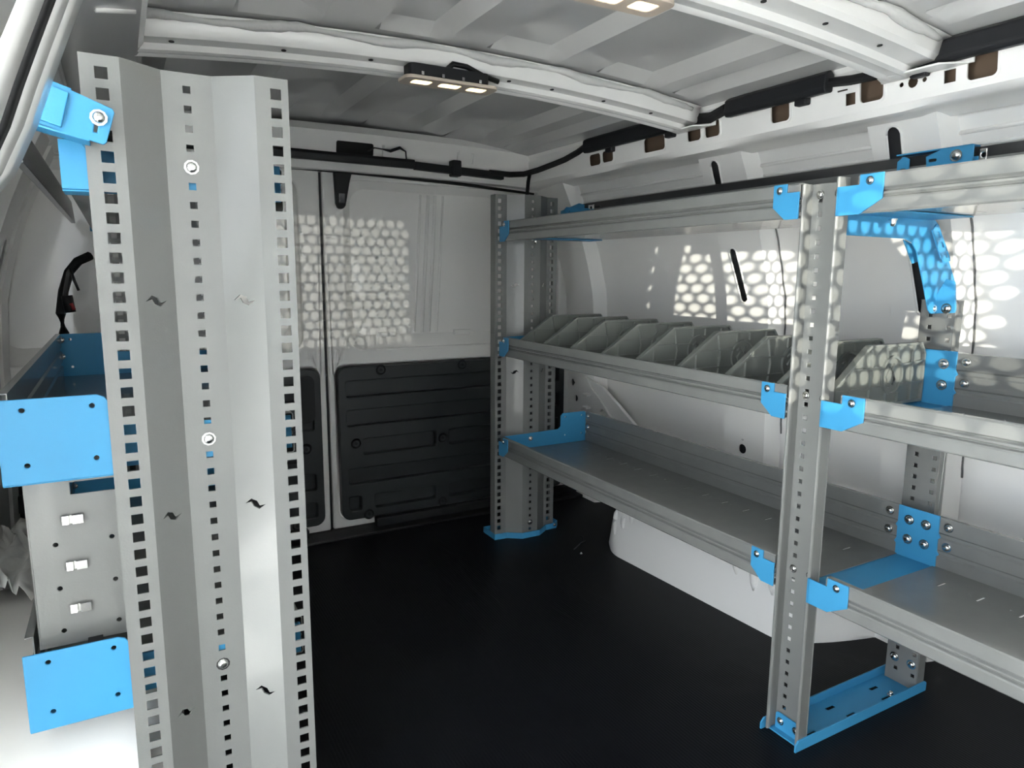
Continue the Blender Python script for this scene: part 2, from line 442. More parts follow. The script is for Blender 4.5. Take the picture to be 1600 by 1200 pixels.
    if side < 0:
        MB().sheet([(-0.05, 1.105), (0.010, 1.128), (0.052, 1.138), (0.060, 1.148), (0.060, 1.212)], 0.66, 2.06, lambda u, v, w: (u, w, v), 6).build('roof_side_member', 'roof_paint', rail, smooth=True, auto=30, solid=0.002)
        for y in (0.80, 0.84, 0.93, 1.0, 1.07):
            MB().tube([(0.0, y, 1.123), (0.045, y + 0.02, 1.135)], [0.004, 0.004], 6).build('pressed_rib', 'white_paint', rail, smooth=True)
    return root
wall(1)
wl = wall(-1)

# ---- unseen outer shell behind the inner skins, added to stop daylight leaks
sh = thing('outer_body', 'outer body panels of the van behind the inner walls', 'van body', (XC, 1.0, 0)); struct(sh)
MB().box(1.50, 1.51, Y0, 2.19, -0.1, 1.27).build('side_panel', 'white_paint', sh)
MB().box(-0.35, -0.34, 0.74, 2.19, -0.1, 1.27).build('side_panel', 'white_paint', sh)
MB().box(-0.35, 1.51, 2.18, 2.19, -0.1, 1.27).build('rear_panel', 'white_paint', sh)
MB().box(-0.35, 1.51, Y0, 2.19, 1.27, 1.28).build('roof_panel', 'white_paint', sh)
MB().box(-0.35, 1.51, 2.13, 2.19, -0.11, -0.10).build('bumper_panel', 'dark_void', sh)

# ---- wheel arches
def arch(side):
    fx = (lambda x: x) if side > 0 else (lambda x: 2 * XC - x)
    a, b = (0.87, 1.60) if side > 0 else (0.80, 1.60)
    wide = 0.0 if side > 0 else 0.09
    RR = 0.075 if side > 0 else 0.05
    def hgt(y):
        t = (y - a) / (b - a); return 0.285 * max(0.0, 1 - abs(2*t - 1) ** 3.0) ** 0.62
    def inx(y):
        t = (y - a) / (b - a)
        return 1.225 - wide - 0.035 * t + 0.20 * max(0, 1 - t / 0.16) ** 2.2 + 0.05 * max(0, (t - 0.86) / 0.14) ** 2
    m = MB(); NU, NV = 60, 20
    def fn(u, v):
        y = a + (b - a) * (0.5 - 0.5 * math.cos(math.pi * u)); h = hgt(y); xi = min(inx(y), 1.44)
        s = v * 2.0
        rr = min(RR, h * 0.7)
        if v < 0.45:   x, z = 1.45 + (xi + rr - 1.45) * (v / 0.45), h
        elif v < 0.75: t = (v - 0.45) / 0.30 * math.pi / 2; x, z = xi + rr - rr * math.sin(t), h - rr + rr * math.cos(t)
        else:          t = (v - 0.75) / 0.25; x, z = xi - 0.004 * math.sin(math.pi * t), (h - rr) * (1 - t)
        x += 0.0022 * math.sin(y * 140) * math.sin(math.pi * min(1, max(0, (v - .55) / .35))) * (1 if 1.15 < y < 1.45 else 0)
        return (fx(x), y, z)
    m.grid(fn, NU, NV)
    o = m.build('wheel_arch', 'white_paint', smooth=True, auto=60)
    struct(o, 'white pressed metal wheel arch under the %s' % ('long shelves' if side > 0 else 'short blue-ended trays'), 'wheel arch')
    for y, z0, z1 in ((1.52, 0.05, 0.14), (1.485, 0.08, 0.17), (1.45, 0.11, 0.19), (1.135, 0.135, 0.20), (1.085, 0.11, 0.20), (1.035, 0.09, 0.20), (0.985, 0.10, 0.20)) if side > 0 else ():
        pts = []
        for k in range(7):
            z = z0 + (z1 - z0) * k / 6
            h = hgt(y); rr = min(RR, h * .7); xi = inx(y)
            x = xi if z < h - rr else xi + rr - math.sqrt(max(0, rr*rr - (z - h + rr) ** 2))
            pts.append((fx(x - 0.002 + (0.005 if y > 1.4 else 0)), y, z))
        MB().tube(pts, [0.003, 0.009, 0.011, 0.011, 0.011, 0.009, 0.003], 8).build('pressed_rib', 'white_paint', o, smooth=True)
    return o
arch(1); arch(-1)

# ---- rear doors
def rear_door(side, n):
    xa, xb = (0.537, 1.43) if side > 0 else (-0.30, 0.529)
    mir = (lambda x: x) if side > 0 else (lambda x: 1.066 - x)
    root = thing('door_%d' % n, 'white rear cargo door with black lower trim, %s' % ('beside the end of the long rack' if side > 0 else 'half hidden behind the perforated panel'), 'door', ((xa + xb) / 2, Y1, 0)); struct(root)
    win = rrect(*sorted((mir(0.600), mir(1.36)))[:1], 0.566, sorted((mir(0.600), mir(1.36)))[1], 1.072, 0.05, 6)
    low = rrect(min(mir(0.556), mir(1.38)), 0.03, max(mir(0.556), mir(1.38)), 0.520, 0.03, 5)
    m = MB().plate(rect(xa, 0.004, xb, 1.10), [win, low], 0.022, fXZ(Y1 - 0.008))
    m.build('door_frame', 'white_paint', root, bevel=0.006)
    # sloped recess of the blanked window
    a = rrect(min(mir(0.600), mir(1.36)), 0.566, max(mir(0.600), mir(1.36)), 1.072, 0.05, 6)
    b = rrect(min(mir(0.630), mir(1.33)), 0.606, max(mir(0.630), mir(1.33)), 1.050, 0.045, 6)
    N = len(a)
    MB().add([(p[0], Y1 + 0.006, p[1]) for p in a] + [(p[0], Y1 + 0.036, p[1]) for p in b], [(i, (i+1) % N, (i+1) % N + N, i + N) for i in range(N)]).build('recess_edge', 'white_paint', root, smooth=True)
    MB().plate(b, [], 0.002, fXZ(Y1 + 0.036)).build('blank_panel', 'white_paint', root)
    for xx, ww in ((0.848, 0.004), (0.874, 0.006), (0.898, 0.006), (0.926, 0.004)):
        x = mir(xx)
        MB().tube([(x + 0.012, Y1 + 0.036, 1.045), (x, Y1 + 0.0335, 0.85), (x - 0.016 * 1, Y1 + 0.036, 0.61)], ww, 6).build('stiffening_rib', 'white_paint', root, smooth=True)
    for xx in (0.735, 1.0):
        x = mir(xx); MB().box(x - 0.03, x + 0.03, Y1 + 0.026, Y1 + 0.036, 0.598, 0.614).build('panel_tab', 'white_paint', root, bevel=0.002)
    # black trim panel with recessed bands
    bands = [(0.424, 0.474), (0.333, 0.383), (0.240, 0.290), (0.147, 0.197), (0.062, 0.108)]
    x0, x1 = sorted((mir(0.560), mir(1.375)))
    holes = []
    scr = [(0.694, 0.503), (0.972, 0.503), (0.609, 0.278), (0.900, 0.264), (0.644, 0.045), (0.897, 0.047), (1.22, 0.503), (1.22, 0.27), (1.22, 0.045)]
    scr = [(mir(x), z) for x, z in scr]
    for z0, z1 in bands:
        cut = sorted([(x - 0.022, x + 0.022) for x, z in scr if z0 - 0.02 < z < z1 + 0.02])
        x = x0 + 0.022
        for c0, c1 in cut + [(x1 - 0.022, None)]:
            if c0 - x > 0.02: holes.append(rrect(x, z0, c0, z1, 0.006, 2))
            if c1 is None: break
            x = max(x, c1)
    tp = MB().plate(rrect(x0, 0.034, x1, 0.516, 0.028, 5), holes, 0.030, fXZ(Y1 - 0.032)).build('trim_panel', 'trim_black', root, bevel=0.0025)
    tp['label'] = 'black ribbed plastic lower trim panel'
    MB().plate(rect(x0 + 0.015, 0.05, x1 - 0.015, 0.50), [], 0.003, fXZ(Y1 - 0.008)).build('recessed_band', 'trim_black', tp)
    for x, z in scr:
        r = MB()
        prof = [(0.017, 0.0), (0.0155, -0.003), (0.012, -0.002), (0.009, 0.003), (0.006, 0.003), (0.005, -0.001), (0.0, -0.0015)]
        N = 16
        vs = [(x + q * math.cos(2*math.pi*k/N), Y1 - 0.0325 + d, z + q * math.sin(2*math.pi*k/N)) for q, d in prof for k in range(N)]
        r.add(vs, [(i*N+k, i*N+(k+1) % N, (i+1)*N+(k+1) % N, (i+1)*N+k) for i in range(len(prof)-1) for k in range(N)])
        r.build('fixing_cup', 'black_plastic', tp, smooth=True, auto=50)
    if side > 0:
        lt = MB().plate([(0.570, 1.090), (0.624, 1.090), (0.616, 1.06), (0.606, 1.01), (0.602, 0.992), (0.592, 0.984), (0.580, 0.986), (0.574, 1.0), (0.572, 1.05)], [], 0.02, fXZ(Y1 - 0.022))
        l = lt.build('door_latch', 'black_plastic', root, bevel=0.004); l['label'] = 'black door latch housing at the top of the door'
        MB().box(0.580, 0.600, Y1 - 0.030, Y1 - 0.022, 1.0, 1.03).build('latch_tongue', 'dark_steel', l, bevel=0.002)
    else:
        hb = MB().plate(rrect(0.435, 0.36, 0.485, 0.50, 0.02, 5), [], 0.03, fXZ(Y1 - 0.045)).build('pull_handle', 'black_plastic', root, bevel=0.006)
        hb['label'] = 'black moulded pull handle'
    return root
rear_door(1, 1); rear_door(-1, 2)
MB().box(0.5292, 0.5368, Y1 + 0.002, Y1 + 0.012, 0.0, 1.10).build('trim_1', 'black_tape')
struct(bpy.data.objects['trim_1'], 'black rubber seal in the gap between the rear doors', 'seal')
mb = MB()
for z0, z1 in ((0.20, 0.30), (0.465, 0.485)):
    pass
# header over the rear doors
hd = thing('trim_2', 'white roof header above the rear doors with a dark opening', 'header', (XC, Y1, 1.1)); struct(hd)
hole = rrect(0.572, 1.137, 0.682, 1.172, 0.006)
def hfr(u, v, w):
    k = ((u - XC) / 0.7) ** 2
    return (u, Y1 - 0.055 + 0.02 * (1.19 - v) / 0.1 + w, v - 0.012 * k)
MB().plate(rect(-0.12, 1.092, 1.30, 1.196), [hole], 0.002, hfr, step=0.08).build('header_face', 'white_paint', hd)
MB().sheet([(Y1 - 0.055, 1.196), (Y1 - 0.075, 1.200), (Y1 - 0.085, 1.208)], -0.12, 1.30, lambda u, v, w: (w, u, v - 0.016 * ((w - XC) / 0.7) ** 2), 12).build('header_lip', 'white_paint', hd, smooth=True)
MB().sheet([(Y1 - 0.035, 1.092), (Y1 + 0.02, 1.085)], -0.12, 1.30, lambda u, v, w: (w, u, v - 0.012 * ((w - XC) / 0.7) ** 2), 12).build('header_underside', 'white_paint', hd)
MB().box(0.56, 0.70, Y1 - 0.02, Y1 + 0.02, 1.13, 1.18).build('header_cavity', 'dark_void', hd)
for x in (0.95, 1.0, 0.71):
    MB().tube([(x, Y1 - 0.058, 1.17), (x, Y1 - 0.052, 1.14)], [0.004, 0.004], 6).build('pressed_bead', 'white_paint', hd, smooth=True)
MB().plate(rect(0.955, 1.098, 1.28, 1.180), [], 0.004, lambda u, v, w: hfr(u, v, w - 0.005), step=0.06).build('overlap_plate', 'white_paint', hd)
s = MB().tube([(-0.2, Y1 - 0.014, 1.096), (0.3, Y1 - 0.014, 1.097), (0.56, Y1 - 0.014, 1.096), (0.75, Y1 - 0.014, 1.091), (0.95, Y1 - 0.014, 1.083), (1.25, Y1 - 0.014, 1.066)], [0.005, 0.006, 0.009, 0.008, 0.006, 0.004], 8).build('trim_3', 'black_tape', smooth=True)
struct(s, 'black rubber seal along the top edge of the rear doors', 'seal')
s = MB().box(-0.28, 1.42, Y1 - 0.10, Y1 - 0.034, 0.0, 0.010).box(0.66, 1.42, Y1 - 0.06, Y1 - 0.034, 0.0, 0.036).box(-0.28, 0.45, Y1 - 0.06, Y1 - 0.034, 0.0, 0.036).build('trim_4', 'black_plastic', bevel=0.003)
struct(s, 'black plastic sill strip at the foot of the rear doors', 'sill')

# ---- bulkhead behind the camera with its perforated window
holes = []
r = 0
z = 0.615
while z < 0.985:
    x = 0.345 + (0.016 if r % 2 else 0)
    while x < 0.86:
        holes.append(circ(x, z, 0.0125, 12)); x += 0.032
    z += 0.0277; r += 1
bk = MB().plate([(-0.20, 0), (1.44, 0), (1.43, 0.62), (1.38, 0.88), (1.28, 1.10), (1.15, 1.23), (0.0, 1.23), (-0.10, 1.10), (-0.17, 0.9), (-0.20, 0.62)], holes, 0.0015, fXZ(Y0)).build('wall_front', 'white_paint')
struct(bk, 'white steel bulkhead with a perforated window', 'bulkhead')

# ---- sliding door frame at the camera's left
fr = thing('trim_5', 'white side door frame with a black rubber seal running up it', 'door frame', (-0.1, 0.66, 0)); struct(fr)
def strip(name, pixels, Ya, Yb, m, parent, off=0.0, th=0.004, back=0.0):
    """a band whose two edges pass through the given pairs of pixels, on planes of constant Y"""
    mm = MB(); n = len(pixels)
    A = [onY(*a, Ya) for a, b in pixels]; B = [onY(*b, Yb) for a, b in pixels]
    mm.add(A + B, [(i, i + 1, n + i + 1, n + i) for i in range(n - 1)])
    return mm.build(name, m, parent, smooth=True, solid=th)
pr = [((48, -40), (80, -40)), ((32, 0), (64, 0)), ((5, 64), (40, 64)), ((-22, 130), (16, 130)), ((-50, 196), (-6, 196)), ((-90, 270), (-40, 270)), ((-200, 400), (-150, 400)), ((-420, 560), (-370, 560)), ((-560, 760), (-510, 760)), ((-560, 1500), (-510, 1500))]
strip('outer_flange', pr, 0.60, 0.62, 'white_paint', fr)
pr2 = [((b[0], b[1]), (b[0] + 13, b[1])) for a, b in pr]
strip('rubber_seal', pr2, 0.63, 0.64, 'black_tape', fr, th=0.008)
pr3 = [((b[0] + 1, b[1]), (b[0] + 26, b[1])) for a, b in pr2]
strip('inner_flange', pr3, 0.64, 0.66, 'white_paint', fr)
pr4 = [((b[0], b[1]), (b[0] + 22 - 0.0 * k, b[1])) for k, (a, b) in enumerate(pr3)]
strip('inner_return', pr4, 0.66, 0.76, 'white_paint', fr)

# ---- outside the open side door
g = MB().box(-9, 9, -9, 9, -0.60, -0.55).build('ground', 'concrete'); struct(g, 'pale concrete yard under the van', 'ground')
cr = MB().box(-0.30, 1.46, -1.55, Y0 - 0.01, 1.22, 1.30).build('cab_roof', 'white_paint', bevel=0.02); struct(cr, 'roof of the driver cab in front of the bulkhead', 'cab roof')  # unseen; added so the high sun stays out of the bulkhead holes
cd = thing('door_3', 'open front cab door standing out from the van side', 'door', (-0.33, -1.35, -0.4)); struct(cd)  # unseen door slab, added to block the low beam from the side opening
MB().plate([(-0.33, -0.45), (-1.75, -0.45), (-1.75, 0.55), (-1.70, 1.0), (-1.55, 1.30), (-0.33, 1.30)], [], 0.06, fXZ(-1.38)).build('door_skin', 'white_paint', cd, bevel=0.01)
MB().plate([(-0.45, 0.55), (-1.60, 0.55), (-1.50, 1.2), (-0.45, 1.2)], [], 0.072, fXZ(-1.386)).build('side_glass', 'glass_tint', cd)  # opaque pane, so the added slab lets no beam through

# ================================================================== racking
PITCH = 0.0211
def end_panel(root, xf, sd, Y, ret, label, zb=0.0, zt=1.022, bolts=(), slots=True, flip=1):
    """tall corrugated end panel: two flat hole strips, two slanted faces, a recessed middle strip"""
    X = lambda d: xf + sd * d
    D = [0.0, 0.0365, 0.078, 0.1315, 0.172, 0.208]; W = [0, 0, 0.030 * flip, 0.030 * flip, 0, 0]
    m = MB()
    def strip_(i, hs):
        d0, d1, w0, w1 = D[i], D[i+1], W[i], W[i+1]
        fr = lambda u, v, w: (X(d0 + (d1 - d0) * u), Y + w0 + (w1 - w0) * u + w, v)
        L = d1 - d0
        m.plate(rect(0, zb, 1, zt), [[((a - d0) / L, c) for a, c in h] for h in hs], 0, fr)
    sq = lambda d, z, r: rect(d - r, z - r, d + r, z + r)
    n = int((1.004 - zb - 0.02) / PITCH)
    strip_(0, [sq(0.0135, 1.004 - PITCH * k, 0.006) for k in range(n + 1)])
    sl = []
    def ess(d, z, k=1.0):
        h = 0.0065
        return [(d - 0.011, z), (d - 0.004, z - h), (d + 0.002, z - h * 0.55), (d + 0.0045, z + h * 0.35), (d + 0.011, z - 0.0005), (d + 0.0045, z + h), (d - 0.002, z + h * 0.55), (d - 0.0045, z - h * 0.35)]
    strip_(1, [ess(0.057, z) for z in (0.767, 0.512, 0.256)] if slots else [])
    strip_(2, [sq(0.1055, 1.004 - 0.0213 * k, 0.004) for k in range(int((1.004 - zb - 0.02) / 0.0213) + 1)])
    strip_(3, [ess(0.153, z) for z in (0.767, 0.512, 0.256)] if slots else [])
    strip_(4, [sq(0.1890, 1.004 - PITCH * k, 0.006) for k in range(n + 1)])
    for d in (0.0, 0.208):
        m.add([(X(d), Y, zb), (X(d), Y + ret, zb), (X(d), Y + ret, zt), (X(d), Y, zt)], [(0, 1, 2, 3)])
    o = m.build('end_panel', 'grey_coat', root, solid=0.0022)
    o['label'] = label
    for z in bolts: bolt(o, (X(0.1055), Y + 0.030 * flip - 0.001, z), (0, -1, 0), 0.0062, 0.004)
    return o

def tray(root, xf, sd, ya, yb, zf, depth=0.30, name='shelf_tray', slotted=True, back=0.092, front_y=None):
    """pressed steel tray shelf running along the van: rolled front edge, slotted floor, beaded back"""
    X = lambda d: xf + sd * d
    fr = lambda u, v, w: (X(u), w, zf + v)
    b = depth
    m = MB()
    front = [(0.016, -0.006), (0.012, -0.010), (0.002, -0.010), (0, -0.008), (0, 0.007), (0.001, 0.009), (0.005, 0.011), (0.005, 0.0125), (0.0015, 0.015), (0.0015, 0.017), (0.005, 0.0195), (0.005, 0.021), (0, 0.024), (0, 0.041), (0.0015, 0.043), (0.009, 0.043), (0.0105, 0.041), (0.0105, 0.0)]
    m.sheet(front, *(front_y or (ya, yb)), fr)
    rear = [(b, 0.0), (b, 0.021), (b + 0.003, 0.024), (b + 0.003, 0.030), (b, 0.033), (b, 0.053), (b + 0.003, 0.056), (b + 0.003, 0.062), (b, 0.065), (b, back), (b + 0.008, back)]
    m.sheet(rear, ya, yb, fr)
    hs = []
    if slotted:
        y = ya + 0.06
        while y < yb - 0.05:
            d = 0.233
            hs.append(rrect(d - 0.013, y - 0.002, d + 0.013, y + 0.002, 0.0019, 2))
            hs.append(circ(d, y - 0.017, 0.002, 8)); hs.append(circ(d, y + 0.017, 0.002, 8))
            y += 0.062
    fy0 = (front_y or (ya, yb))[0]
    m.plate([(0.0105, fy0), (0.030, fy0), (0.030, ya), (b, ya), (b, yb), (0.0105, yb)] if fy0 > ya + 1e-4 else rect(0.0105, ya, b, yb), hs, 0, lambda u, v, w: (X(u), v, zf + w))
    o = m.build(name, 'tray_grey', root, solid=0.0016)
    return o

def ear(m, xf, sd, y_post, dirn, zf, size=1.0):
    """clipped blue ear that laps over the front edge of a tray beside the post"""
    q = [(0, -0.012), (0.026, -0.012), (0.050, 0.008), (0.050, 0.044), (0.024, 0.044), (0.024, 0.030), (0, 0.030)]
    pts = [(y_post + dirn * a * size, zf + c) for a, c in q]
    m.plate(pts, [], 0.0025, lambda u, v, w: (xf - sd * 0.0035 + sd * w, u, v))

RX, RS = 0.95, 1
rack = thing('shelving_rack', 'long grey and blue shelving rack with three shelves, plastic dividers on the middle one', 'shelving', (1.10, 0.9, 0))
end_panel(rack, RX, RS, 1.795, 0.028, 'tall grey perforated end panel beside the rear door', bolts=(0.045,), flip=-1)
# blue foot under the end panel
m = MB()
foot = [(0.945, 1.785), (0.985, 1.783), (1.025, 1.755), (1.085, 1.755), (1.125, 1.783), (1.165, 1.785), (1.178, 1.80), (1.178, 1.85), (1.165, 1.86), (0.945, 1.86)]
m.plate(foot, [], 0.003, fXY(0.001))
m.sheet([(p[0], p[1]) for p in foot] + [foot[0]], 0.002, 0.018, lambda u, v, w: (u, v, w))
o = m.build('base_foot', 'blue_coat', rack, solid=0.0025); o['label'] = 'blue pressed foot under the end panel'
bolt(o, (1.158, 1.783, 0.012), (0, -1, 0), 0.004, 0.003)
# near upright post: open channel with rolled flanges
m = MB()
y0, y1, zt = 0.699, 0.766, 0.942
web = [rect(y - 0.0035, z - 0.0035, y + 0.0035, z + 0.0035) for y in (0.715, 0.748) for z in [0.045 + 0.0218 * k for k in range(41)]]
m.plate(rect(y0, 0.004, y1, zt), web, 0.002, fYZ(0.974))
for yy, s_ in ((y0, 1), (y1, -1)):
    prof = [(0.976, yy), (0.953, yy), (0.950, yy + s_ * 0.0015), (0.950, yy + s_ * 0.0045), (0.953, yy + s_ * 0.006), (0.958, yy + s_ * 0.006), (0.958, yy + s_ * 0.003), (0.976, yy + s_ * 0.003)]
    m.prism(prof, 0.004, zt + (0.004 if s_ > 0 else 0), lambda u, v, w: (u, v, w))
post = m.build('upright_post', 'grey_coat', rack, bevel=0.0012); post['label'] = 'grey slotted channel post at the front of the rack'
for z in (0.925, 0.605, 0.305):
    for y in (0.715, 0.748): bolt(post, (0.973, y, z), (-1, 0, 0), 0.0052, 0.004)
# rear upright post
m = MB()
web = [rect(y - 0.0035, z - 0.0035, y + 0.0035, z + 0.0035) for y in (0.709, 0.743) for z in [0.032 + 0.0218 * k for k in range(33)]]
m.plate(rect(0.700, 0.004, 0.762, 0.757), web, 0.002, fYZ(1.293))
for yy, s_ in ((0.700, 1), (0.762, -1)):
    m.box(1.293, 1.317, min(yy, yy + s_ * 0.002), max(yy, yy + s_ * 0.002), 0.004, 0.757)
    m.box(1.315, 1.317, min(yy, yy + s_ * 0.012), max(yy, yy + s_ * 0.012), 0.004, 0.757)
rp = m.build('rear_post', 'grey_coat', rack, bevel=0.0008); rp['label'] = 'grey slotted post against the wall behind the shelves'
for y in (0.712, 0.746): bolt(rp, (1.292, y, 0.055), (-1, 0, 0), 0.0068, 0.006)
# blue foot rail joining the two posts
m = MB()
cut = [rrect(x - 0.012, y - 0.004, x + 0.012, y + 0.004, 0.002, 2) for x, y in ((1.01, 0.715), (1.105, 0.748), (1.12, 0.715), (1.235, 0.748), (1.225, 0.715))]
m.plate(rect(0.958, 0.699, 1.318, 0.770), cut, 0.0025, fXY(0.001))
m.plate([(0.945, 0.0), (1.322, 0.0), (1.322, 0.016), (1.318, 0.020), (0.952, 0.020), (0.945, 0.012)], [], 0.003, fXZ(0.6965))
m.plate([(0.945, 0.0), (1.322, 0.0), (1.322, 0.016), (1.318, 0.020), (0.952, 0.020), (0.945, 0.012)], [], 0.003, fXZ(0.7695))
m.plate(rrect(0.705, 0.001, 0.760, 0.034, 0.005), [], 0.003, fYZ(0.969))
fo = m.build('foot_rail', 'blue_coat', rack, bevel=0.0008); fo['label'] = 'blue channel foot rail on the floor'
for y in (0.717, 0.749): bolt(fo, (0.969, y, 0.020), (-1, 0, 0), 0.0052, 0.004)
bolt(fo, (1.24, 0.716, 0.0035), (0, 0, 1), 0.005, 0.009)

SH = (0.283, 0.577, 0.900)
SHN = ('lower', 'middle', 'top')
for zf, nm in zip(SH, SHN):
    tray(rack, RX, RS, 0.735, 1.755, zf, front_y=(0.7675, 1.755))
    tray(rack, RX, RS, -0.25, 0.668, zf)
    # bracket between the two trays at the posts
    m = MB()
    m.plate(rect(0.978, 0.662, 1.249, 0.741), [], 0.002, fXY(zf - 0.0035))
    m.plate([(0.664, zf - 0.001), (0.739, zf - 0.001), (0.739, zf + 0.02), (0.743, zf + 0.024), (0.739, zf + 0.03), (0.739, zf + 0.052), (0.743, zf + 0.056), (0.739, zf + 0.063), (0.739, zf + 0.095), (0.664, zf + 0.095), (0.664, zf + 0.063), (0.660, zf + 0.056), (0.664, zf + 0.052), (0.664, zf + 0.03), (0.660, zf + 0.024), (0.664, zf + 0.02)], [], 0.003, fYZ(1.2465))
    ear(m, RX, RS, 0.767, 1, zf); ear(m, RX, RS, 0.698, -1, zf, 1.42)
    m.box(0.9465, 0.951, 0.696, 0.700, zf - 0.012, zf + 0.030)
    b = m.build('shelf_bracket', 'blue_coat', rack, bevel=0.0006); b['label'] = 'blue bracket joining the %s shelf trays at the post' % nm
    bolt(b, (0.9445, 0.767 + 0.036, zf + 0.034), (-1, 0, 0), 0.0045, 0.004)
    bolt(b, (0.9445, 0.698 - 0.052, zf + 0.034), (-1, 0, 0), 0.0045, 0.004)
    if nm != 'top':
        for y in ((0.686, 0.717) if nm == 'lower' else (0.684,)):
            for z in (0.035, 0.072): bolt(b, (1.246, y, zf + z), (-1, 0, 0), 0.0068, 0.006)
        for y in (0.648, 0.756):
            for z in (0.042, 0.078): bolt(b, (1.2485, y, zf + z), (-1, 0, 0), 0.0062, 0.006)
    # stepped end plate against the end panel
    m = MB()
    pl = [(0.956, zf - 0.002), (1.252, zf - 0.002), (1.252, zf + 0.088), (1.246, zf + 0.094), (1.166, zf + 0.094), (1.158, zf + 0.086), (1.158, zf + 0.054), (1.148, zf + 0.046), (0.956, zf + 0.043)]
    hs = [circ(x, zf + z, 0.0028, 8) for x in (1.175, 1.236) for z in (0.025, 0.082)]
    m.plate(pl, hs, 0.003, fXZ(1.757))
    m.plate(rect(0.962, 1.69, 1.249, 1.757), [], 0.002, fXY(zf - 0.0035))
    ear(m, RX, RS, 1.765, -1, zf, 1.05)
    b = m.build('end_bracket', 'blue_coat', rack, bevel=0.0006); b['label'] = 'blue stepped end bracket of the %s shelf' % nm
    bolt(b, (0.9445, 1.732, zf + 0.034), (-1, 0, 0), 0.004, 0.004)
    bolt(b, (1.05, 1.756, zf + 0.028), (0, -1, 0), 0.0055, 0.005)
    for z in (0.045, 0.080): bolt(b, (1.2485, 1.74, zf + z), (-1, 0, 0), 0.0055, 0.005)
# diagonal wall strut from the post down to the rear post
P_ = lambda x, y, Y=0.735: (lambda q: (q.x, q.z))(onY(x, y, Y))
pts = [P_(1312, 330), P_(1455, 338), P_(1466, 352), P_(1474, 385), P_(1491, 440), P_(1492, 486), P_(1488, 490), P_(1453, 490), P_(1449, 484), P_(1441, 440), P_(1431, 392), P_(1424, 379), P_(1412, 373), P_(1312, 367)]
m = MB().plate(pts, [], 0.003, fXZ(0.733))
sl = [[P_(1466 + 6 * k - 2, 362 + 16 * k, 0.722), P_(1466 + 6 * k + 2, 361 + 16 * k, 0.722), P_(1466 + 6 * k + 5, 370 + 16 * k, 0.722), P_(1466 + 6 * k + 1, 371 + 16 * k, 0.722)] for k in range(3)]
m.plate([P_(*q, 0.722) for q in ((1457, 360), (1464, 350), (1468, 353), (1485, 402), (1485, 408), (1477, 411), (1470, 404))], sl, 0.0025, fXZ(0.722))
m.plate([P_(*q, 0.745) for q in ((1412, 374), (1430, 383), (1438, 408), (1426, 412))], [], 0.0025, fXZ(0.745))
st = m.build('wall_strut', 'blue_coat', rack, bevel=0.0008); st['label'] = 'blue cranked strut from the top shelf down to the rear post'
G2 = lambda x, y: (lambda q: (q.y, q.z))(onX(x, y, 1.2885))
MB().plate([G2(1451, 490), G2(1491, 489), G2(1493, 484), G2(1492, 440), G2(1478, 436), G2(1449, 484)], [], 0.004, fYZ(1.2885)).build('fixing_pad', 'blue_coat', st, bevel=0.001)
for px in (1457, 1479): bolt(st, onX(px, 482, 1.2882), (-1, 0, 0), 0.0068, 0.006)
bolt(rack, (1.09, 0.70, SH[2] - 0.010), (0, 0, -1), 0.005, 0.012)
bolt(rack, (1.05, 1.74, SH[2] - 0.006), (0, 0, -1), 0.0045, 0.010)
# dark rail above the top shelf and its blue clamps
m = MB().prism([(1.258, 0.965), (1.262, 1.012), (1.285, 1.018), (1.292, 1.010), (1.268, 1.004), (1.266, 0.965)], -0.25, 1.815, lambda u, v, w: (u, w, v))
m.prism([(1.250, 0.985), (1.258, 0.982), (1.258, 0.992), (1.250, 0.990)], -0.25, 1.815, lambda u, v, w: (u, w, v))
rl = m.build('wall_rail', 'dark_steel', rack, bevel=0.0008); rl['label'] = 'dark glossy support rail behind the top shelf'
m = MB()
m.plate([(0.668, 0.978), (0.716, 0.978), (0.726, 0.985), (0.742, 0.972), (0.746, 1.004), (0.716, 1.014), (0.668, 1.014)], [rrect(0.727, 0.994, 0.741, 0.999, 0.002, 2)], 0.003, fYZ(1.238))
m.plate([(0.775, 0.975), (0.797, 0.975), (0.797, 1.002), (0.786, 1.010), (0.775, 1.004)], [rrect(0.781, 0.984, 0.792, 0.989, 0.002, 2)], 0.003, fYZ(1.238))
m.box(1.238, 1.262, 0.670, 0.800, 1.012, 1.0145)
c = m.build('rail_clamp', 'blue_coat', rack, bevel=0.0006); c['label'] = 'blue clamp on the rail above the post'
bolt(c, (1.237, 0.694, 0.999), (-1, 0, 0), 0.0075, 0.006)
bolt(c, (1.237, 0.725, 0.980), (-1, 0, 0), 0.004, 0.004)
MB().plate(rect(0.652, 0.985, 0.664, 1.006), [circ(0.657, 0.996, 0.004, 8)], 0.003, fYZ(1.248)).build('rail_end_stop', 'zinc', rack, bevel=0.001)
m = MB().plate([(1.775, 0.985), (1.90, 0.985), (1.90, 0.996), (1.80, 1.012), (1.775, 1.006)], [], 0.004, fYZ(1.238))
m.build('rail_clamp', 'blue_coat', rack, bevel=0.001)
MB().plate(rect(1.735, 0.985, 1.765, 1.004), [circ(1.75, 0.995, 0.005, 8)], 0.003, fYZ(1.248)).build('rail_end_stop', 'zinc', rack, bevel=0.001)

